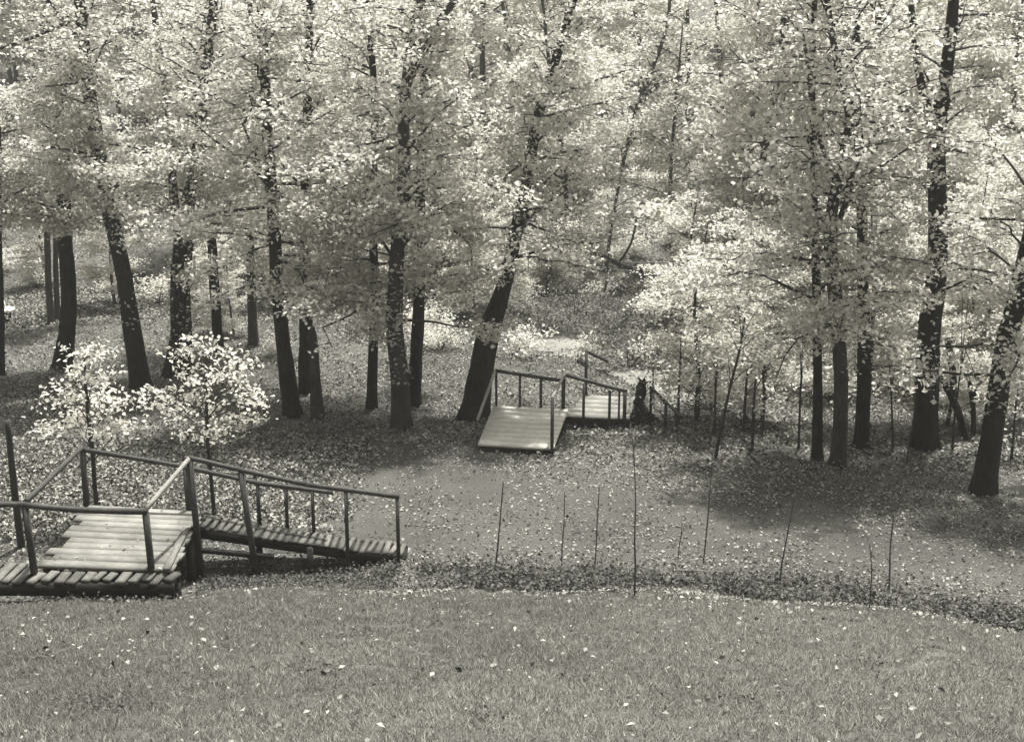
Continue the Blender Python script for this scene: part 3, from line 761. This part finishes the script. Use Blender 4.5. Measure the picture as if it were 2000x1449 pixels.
C = np.concatenate([ivy(P, np.full(14, .12), at(0, 800, SY)[2], at(0, 738, SY)[2], 90, r, 2.2), ivy(P, np.full(14, .3), P[0][2], at(0, 800, SY)[2], 110, r, 1.8)])
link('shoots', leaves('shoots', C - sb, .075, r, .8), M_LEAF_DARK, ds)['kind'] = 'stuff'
# sawn stump on the far left slope
b = hit(14, 628)
sr = empty('sawn_stump', b, 'low dark stump with a bright pale sawn top at the far left edge', 'stump')
k = b[1] / FPX
m = MB(); m.tube(np.array([[0, 0, -.1], [0, 0, .08], [0, 0, 22 * k]]), [.17 * 1.2, .14, .15], 12, .06); link('trunk', m.mesh('trunk'), M_BARK, sr)
m = MB(); m.tube(np.array([[0, 0, 22 * k], [0, 0, 22 * k + .07]]), [.30, .29], 14, .06)
m.tube(np.array([[-.03, 0, 22 * k + .05], [-.03, 0, 22 * k + .2], [-.02, 0, 22 * k + .3]]), [.05, .04, .01], 6, .1); link('sawn_top', m.mesh('sawn_top'), M_CUT, sr)

# ------------------------------------------------------------------ woods on the far side of the ravine: individual trees, few shapes
protos = []
for k in range(7):
    r = np.random.default_rng(500 + k)
    H = r.uniform(10, 14)
    P = np.array([[0, 0, -.4], [r.uniform(-.2, .2), r.uniform(-.2, .2), H * .3], [r.uniform(-.5, .5), r.uniform(-.4, .4), H * .6], [r.uniform(-.8, .8), r.uniform(-.6, .6), H]])
    me, Q, rad = trunk_mesh('trunk', P, np.array([.14, .10, .07, .02]) * r.uniform(.7, 1.3), 8, (0, 0, 0), .4, .05, r, 16)
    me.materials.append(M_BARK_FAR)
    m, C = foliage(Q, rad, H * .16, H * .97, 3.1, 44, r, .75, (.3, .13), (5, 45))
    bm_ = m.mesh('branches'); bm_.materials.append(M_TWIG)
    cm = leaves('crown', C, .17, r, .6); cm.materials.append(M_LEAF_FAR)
    protos.append((me, bm_, cm))
placed = []
cand = np.random.default_rng(77)
tries = 0
while len(placed) < 140 and tries < 9000:
    tries += 1
    y = 36 + 70 * cand.random() ** 1.05
    x = cand.uniform(-1, 1) * (y * .40 + 5)
    if y < 46 and -1 < x < 7: continue
    if 42 < y < 62 and x < -.28 * y: continue
    if y < 48 and x < -1: continue
    if any((x - a) ** 2 + (y - b_) ** 2 < (2.0 + .018 * y) ** 2 for a, b_ in placed): continue
    placed.append((x, y))
for i, (x, y) in enumerate(placed):
    me, bm_, cm = protos[i % len(protos)]
    z = float(zg(x, y)); s = cand.uniform(.8, 1.2)
    t = empty('far_tree', (x, y, z), 'slender leafy tree in the woods on the far side of the ravine', 'tree', 'trees in the woods across the ravine')
    t.rotation_euler = (cand.uniform(-.06, .06), cand.uniform(-.06, .06), cand.uniform(0, 6.28)); t.scale = (s, s, s * cand.uniform(.9, 1.1))
    link('trunk', me, None, t); link('branches', bm_, None, t)['kind'] = 'stuff'
    o = link('crown', cm, None, t); o['kind'] = 'stuff'
und_r = np.random.default_rng(15); spots = []
tries = 0
while len(spots) < 66 and tries < 5000:
    tries += 1
    y = und_r.uniform(26.5, 46); x = und_r.uniform(.13, .46) * y
    if x < 3.4: continue
    if und_r.random() < .3: x = und_r.uniform(-.42, .1) * y; y = und_r.uniform(38, 50)
    if any((x - a) ** 2 + (y - b_) ** 2 < 1.1 for a, b_ in spots): continue
    spots.append((x, y))
for i, (x, y) in enumerate(spots):
    me, bm_, cm = protos[(i * 3) % len(protos)]
    s_ = und_r.uniform(.24, .42)
    t = empty('understory_tree', (x, y, float(zg(x, y)) - .1), 'small leafy understory tree filling the gap between the trunks', 'tree', 'small understory trees among the trunks')
    t.rotation_euler = (und_r.uniform(-.1, .1), und_r.uniform(-.1, .1), und_r.uniform(0, 6.28)); t.scale = (s_ * 1.25, s_ * 1.25, s_)
    link('trunk', me, None, t); link('branches', bm_, None, t)['kind'] = 'stuff'
    link('crown', cm, None, t)['kind'] = 'stuff'
# bushes on the valley floor
bush_p = []
for k in range(4):
    r = np.random.default_rng(900 + k); m = MB(); C = []
    for j in range(9):
        a = r.uniform(0, 6.28); l = r.uniform(.5, 1.1); e = r.uniform(.5, 1.3)
        q = np.array([math.cos(a) * math.cos(e), math.sin(a) * math.cos(e), math.sin(e)]) * l
        m.tube(np.array([[0, 0, -.05], q * .5 + [0, 0, .08], q]), [.014, .010, .004], 4, 0, r, cap=False)
        n = 60; C.append(q * r.uniform(.5, 1.1, n)[:, None] + r.standard_normal((n, 3)) * [.2, .2, .14])
    sm = m.mesh('stem'); sm.materials.append(M_TWIG)
    C = np.concatenate(C); C[:, 2] = np.abs(C[:, 2]) + .03
    cm = leaves('crown', C, .11, r, .6); cm.materials.append(M_LEAF_FAR)
    bush_p.append((sm, cm))
r = np.random.default_rng(31)
nb = 0
while nb < 120:
    y = 29 + 36 * r.random() ** 1.2; x = r.uniform(-.42, .42) * y
    if y < 33 and x < 4: continue
    if y < 40 and x < -3 and r.random() < .6: continue
    sm, cm = bush_p[nb % 4]
    t = empty('bush', (x, y, float(zg(x, y))), 'low leafy bush on the floor of the ravine among the trunks', 'bush', 'bushes on the ravine floor')
    t.rotation_euler = (0, 0, r.uniform(0, 6.28)); s = r.uniform(.5, 1.15); t.scale = (s, s, s * r.uniform(.7, 1.1))
    link('stem', sm, None, t); o = link('crown', cm, None, t); o['kind'] = 'stuff'
    nb += 1

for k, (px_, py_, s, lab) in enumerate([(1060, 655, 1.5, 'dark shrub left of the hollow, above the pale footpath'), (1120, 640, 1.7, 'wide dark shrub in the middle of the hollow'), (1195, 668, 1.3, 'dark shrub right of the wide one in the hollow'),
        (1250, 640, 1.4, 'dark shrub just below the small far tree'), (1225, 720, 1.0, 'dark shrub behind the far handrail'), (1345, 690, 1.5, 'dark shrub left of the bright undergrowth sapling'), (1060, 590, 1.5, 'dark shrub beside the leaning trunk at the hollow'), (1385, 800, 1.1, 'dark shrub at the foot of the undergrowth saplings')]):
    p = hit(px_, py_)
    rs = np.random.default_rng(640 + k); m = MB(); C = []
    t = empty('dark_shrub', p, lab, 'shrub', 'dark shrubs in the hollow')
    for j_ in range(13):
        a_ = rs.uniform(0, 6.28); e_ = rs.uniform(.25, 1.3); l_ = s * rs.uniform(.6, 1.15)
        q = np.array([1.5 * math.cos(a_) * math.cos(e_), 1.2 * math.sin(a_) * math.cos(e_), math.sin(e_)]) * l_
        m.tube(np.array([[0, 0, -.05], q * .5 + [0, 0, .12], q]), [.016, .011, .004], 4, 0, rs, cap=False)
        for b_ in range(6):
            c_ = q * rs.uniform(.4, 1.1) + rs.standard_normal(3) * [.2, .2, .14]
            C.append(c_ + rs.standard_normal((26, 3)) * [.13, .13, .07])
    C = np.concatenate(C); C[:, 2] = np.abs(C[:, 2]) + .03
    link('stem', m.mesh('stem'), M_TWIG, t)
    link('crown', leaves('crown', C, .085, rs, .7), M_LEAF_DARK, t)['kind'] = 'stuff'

# ------------------------------------------------------------------ grass, fallen leaves, weeds
r = np.random.default_rng(61)
def patch(x, y, seeds, f0, f1):
    v = 0
    for k in range(6):
        a, f, p = seeds[k]
        v = v + np.sin(f * (x * math.cos(a) + y * math.sin(a)) + p)
    return v / 6
sd = [(r.uniform(0, 6.28), r.uniform(.5, 2.6), r.uniform(0, 6.28)) for _ in range(6)]
_cache = {}
def vnoise(x, y, cell, seed):
    if seed not in _cache: _cache[seed] = np.random.default_rng(seed).random((256, 256))
    T = _cache[seed]; u = x / cell + 100; v = y / cell + 100
    i = np.floor(u).astype(int); j = np.floor(v).astype(int); a = u - i; b_ = v - j
    a = a * a * (3 - 2 * a); b_ = b_ * b_ * (3 - 2 * b_)
    g_ = lambda p, q: T[p % 256, q % 256]
    return (g_(i, j) * (1 - a) + g_(i + 1, j) * a) * (1 - b_) + (g_(i, j + 1) * (1 - a) + g_(i + 1, j + 1) * a) * b_
def blades(name, label, N, mat, hlo, hhi, dry):
    x = r.uniform(-1, 1, N); y = np.sqrt(r.uniform(5.2 ** 2, 18.4 ** 2, N)); x = x * (y * .40 + .8)
    ye = yeff(x, y)
    ok = ye < 16.95 + 1.5 * (vnoise(x, y, .8, 12) - .5) + .8 * (vnoise(x, y, .25, 13) - .5) + .45 * r.standard_normal(N)
    ok &= ~((x < -4.3) & (y > 16.8))
    n1, n2, n3 = vnoise(x, y, 1.7, 1), vnoise(x, y, .45, 2), vnoise(x, y, .16, 3)
    mix = .45 * n1 + .3 * n2 + .25 * n3 + .035 * x - .02 * (y - 11)
    keep = np.clip((mix - .40) * 5.5, .03, 1) if dry else np.clip(1.45 - 1.1 * mix, .15, 1) * np.where((n2 < .13) | (n3 < .15), .3, 1)
    ok &= r.random(N) < keep
    x, y, n3, n2 = x[ok], y[ok], n3[ok], n2[ok]; n = len(x)
    z = zg(x, y)
    hgt = r.uniform(hlo, hhi, n) * (.25 + 1.1 * n3 ** 1.5 + .7 * n2); wd = r.uniform(.0035, .0075, n)
    a = r.uniform(0, 6.28, n); ln = r.uniform(.2, 1.5, n); la = r.uniform(0, 6.28, n)
    ca, sa = np.cos(a), np.sin(a)
    V = np.empty((n, 3, 3))
    V[:, 0] = np.stack([x - ca * wd, y - sa * wd, z - .01], -1)
    V[:, 1] = np.stack([x + ca * wd, y + sa * wd, z - .01], -1)
    V[:, 2] = np.stack([x + np.cos(la) * ln * hgt, y + np.sin(la) * ln * hgt, z + hgt], -1)
    o = link(name, mesh(name, V.reshape(-1, 3), np.arange(n * 3).reshape(-1, 3)), mat)
    o['kind'] = 'stuff'; o['label'] = label; o['category'] = 'grass'
blades('grass', 'short rough grass of the sloping lawn', 560000, M_GRASS, .018, .048, False)
blades('dry_grass', 'pale dry grass blades mixed through the lawn', 300000, M_GRASS_DRY, .016, .042, True)

def litter_density(x, y):
    ye = yeff(x, y) + 1.5 * (vnoise(x, y, .8, 12) - .5) + .9 * (vnoise(x, y, .25, 14) - .5) + .25 * r.standard_normal(len(x))
    d = np.full(len(x), .35)
    lawn = ye < 16.85
    bank = (ye > 16.8) & (ye < 18.6)
    onpath = (y > path_lo(x)) & (y < path_hi(x)) & (ye > 18.0)
    edge = np.minimum(np.abs(y - path_hi(x)), np.abs(y - path_lo(x)))
    d = np.where(onpath, .24 + .60 * np.exp(-edge / .7) + .28 * np.clip(-x - 2, 0, 4) / 4, .95)
    d = np.where(bank, np.where(x > -1.8, .9, .25), d); d = np.where(lawn, .018, d)
    d = d * np.clip(.75 + .8 * patch(x * 1.3, y * 1.3, sd, 0, 0), .12, 1.3)
    return np.where(lawn, .022 + (x > -2) * .6 * np.exp(-np.clip(16.5 - ye, 0, 9) / (.25 + .25 * (x > 1))) , d)
N = 480000
y = np.sqrt(r.uniform(6.0 ** 2, 46 ** 2, N)); x = r.uniform(-1, 1, N) * (y * .40 + 1)
ok = r.random(N) < litter_density(x, y) * np.clip(30 / y, .3, 1.6) 
x, y = x[ok], y[ok]
x2 = r.uniform(-.42, .42, 45000); y2 = r.uniform(44, 80, 45000); x = np.concatenate([x, x2 * y2]); y = np.concatenate([y, y2])
C = np.stack([x, y, zg(x, y) + r.uniform(.008, .035, len(x)) + np.where(yeff(x, y) < 16.5, .035, 0)], -1)
dk = np.array([(*quad(a_, b_), DZ + .012) for a_, b_ in r.random((46, 2))]); C = np.vstack([C, dk]); y = C[:, 1]
o = link('fallen_leaves', leaves('fallen_leaves', C, np.where(y > 40, .11, np.where(r.random(len(C)) < .68, .032, .064)), r, .45, fold=.3), M_LITTER)
o['kind'] = 'stuff'; o['label'] = 'fallen leaves scattered over the banks, path and lawn'; o['category'] = 'leaves'

m = MB()
for k in range(170):
    y = r.uniform(18.5, 34); x = r.uniform(-.4, .4) * y
    if yeff(x, y) < 17.3 or y < path_hi(x) + .1: continue
    a = r.uniform(0, 6.28); l = r.uniform(.15, .6); u = np.linspace(-.5, .5, 4)
    P = np.stack([x + u * l * math.cos(a), y + u * l * math.sin(a) + r.uniform(-.04, .04, 4), np.zeros(4)], -1)
    P[:, 2] = zg(P[:, 0], P[:, 1]) + .03
    m.tube(P, np.linspace(.009, .003, 4), 4, 0, r, cap=False)
o = link('fallen_twigs', m.mesh('fallen_twigs'), M_TWIG); o['kind'] = 'stuff'; o['label'] = 'thin broken twigs lying on the forest floor'; o['category'] = 'twigs'

# low weeds: along the lawn edge, on the bank behind the landing and on the forest floor
def weeds(name, label, x, y, hmax, size, mat, per=7):
    n = len(x); z = zg(x, y)
    C = np.repeat(np.stack([x, y, z], -1), per, 0) + r.standard_normal((n * per, 3)) * [.07, .07, 0]
    C[:, 2] += r.uniform(.02, 1, n * per) * np.repeat(r.uniform(.3, 1, n) * hmax, per)
    o = link(name, leaves(name, C, size, r, .7), mat); o['kind'] = 'stuff'; o['label'] = label; o['category'] = 'weeds'
N = 5200
x = r.uniform(-1.4, 9, N); ye = 17.38 + .34 * r.standard_normal(N) + .5 * (vnoise(x, x * 0, 1.3, 21) - .5)
y = ye - .22 * np.clip(x - 1.2, 0, 9) + .1
ok = (1.6 * (vnoise(x, y, .55, 9) - .55) + .4 * patch(x * 1.5, y * 1.5, sd, 0, 0) + .06 * (x > 1.5)) > r.uniform(-.45, .30, N)
weeds('low_weeds', 'dark low weeds along the foot of the lawn', x[ok], y[ok], .26, .065, M_WEED, 7)
tx, ty = [], []
for (px_, py_, n_, w_) in ((632, 1318, 40, .07), (190, 1380, 60, .14), (225, 1372, 30, .1), (1440, 1370, 25, .08), (1120, 1330, 20, .1), (700, 1240, 20, .12), (60, 1290, 30, .12), (1700, 1300, 26, .1), (950, 1400, 16, .08), (420, 1270, 16, .1)):
    p = hit(px_, py_); tx.append(p[0] + w_ * r.standard_normal(n_)); ty.append(p[1] + w_ * r.standard_normal(n_))
weeds('lawn_weeds', 'small dark weed tufts scattered in the lawn', np.concatenate(tx), np.concatenate(ty), .05, .035, M_WEED, 5)
N = 2600
x = r.uniform(-9, -1.6, N); y = np.where(x < -4.6, r.uniform(16.2, 17.0, N), r.uniform(17.2, 18.6, N))
weeds('shade_weeds', 'dark weeds added for the deep shade below the stairway', x, y, .15, .05, M_WEED, 5)  # dark leaves added so the ground here reads as black shade
N = 9000
x = r.uniform(-10, -2.6, N); y = r.uniform(19.4, 25.5, N)
ok = r.random(N) < np.clip(1.1 - (x + 5.5) * .35, .05, 1) * np.clip((y - 19.2) / .6, 0, 1)
weeds('ground_cover', 'pale leafy ground cover on the bank behind the landing', x[ok], y[ok], .12, .075, M_LEAF_SAP if False else M_LITTER, 5)
N = 11000
y = r.uniform(23.5, 40, N); x = r.uniform(-.42, .42, N) * y
ok = (y > path_hi(np.clip(x, -9, 13)) + .2) & (r.random(N) < .35 + .5 * np.clip((x - 1) / 3, 0, 1))
weeds('forest_floor_plants', 'small leafy plants covering the forest floor', x[ok], y[ok], .16, .085, M_LITTER, 5)

# ------------------------------------------------------------------ thin haze in the ravine
hb = MB(); hb.box((0, 150, 20), np.eye(3), (190, 260, 26.5))
hz = link('haze', hb.mesh('haze'), None); hz['kind'] = 'stuff'; hz['label'] = 'thin pale haze in the air of the ravine'
hm = bpy.data.materials.new('haze'); hm.use_nodes = True
for n_ in list(hm.node_tree.nodes): hm.node_tree.nodes.remove(n_)
pv = hm.node_tree.nodes.new('ShaderNodeVolumePrincipled'); pv.inputs['Color'].default_value = (.95, .94, .9, 1)
pv.inputs['Density'].default_value = .0008; pv.inputs['Anisotropy'].default_value = .2
ho = hm.node_tree.nodes.new('ShaderNodeOutputMaterial'); hm.node_tree.links.new(pv.outputs[0], ho.inputs['Volume'])
hz.data.materials.append(hm)
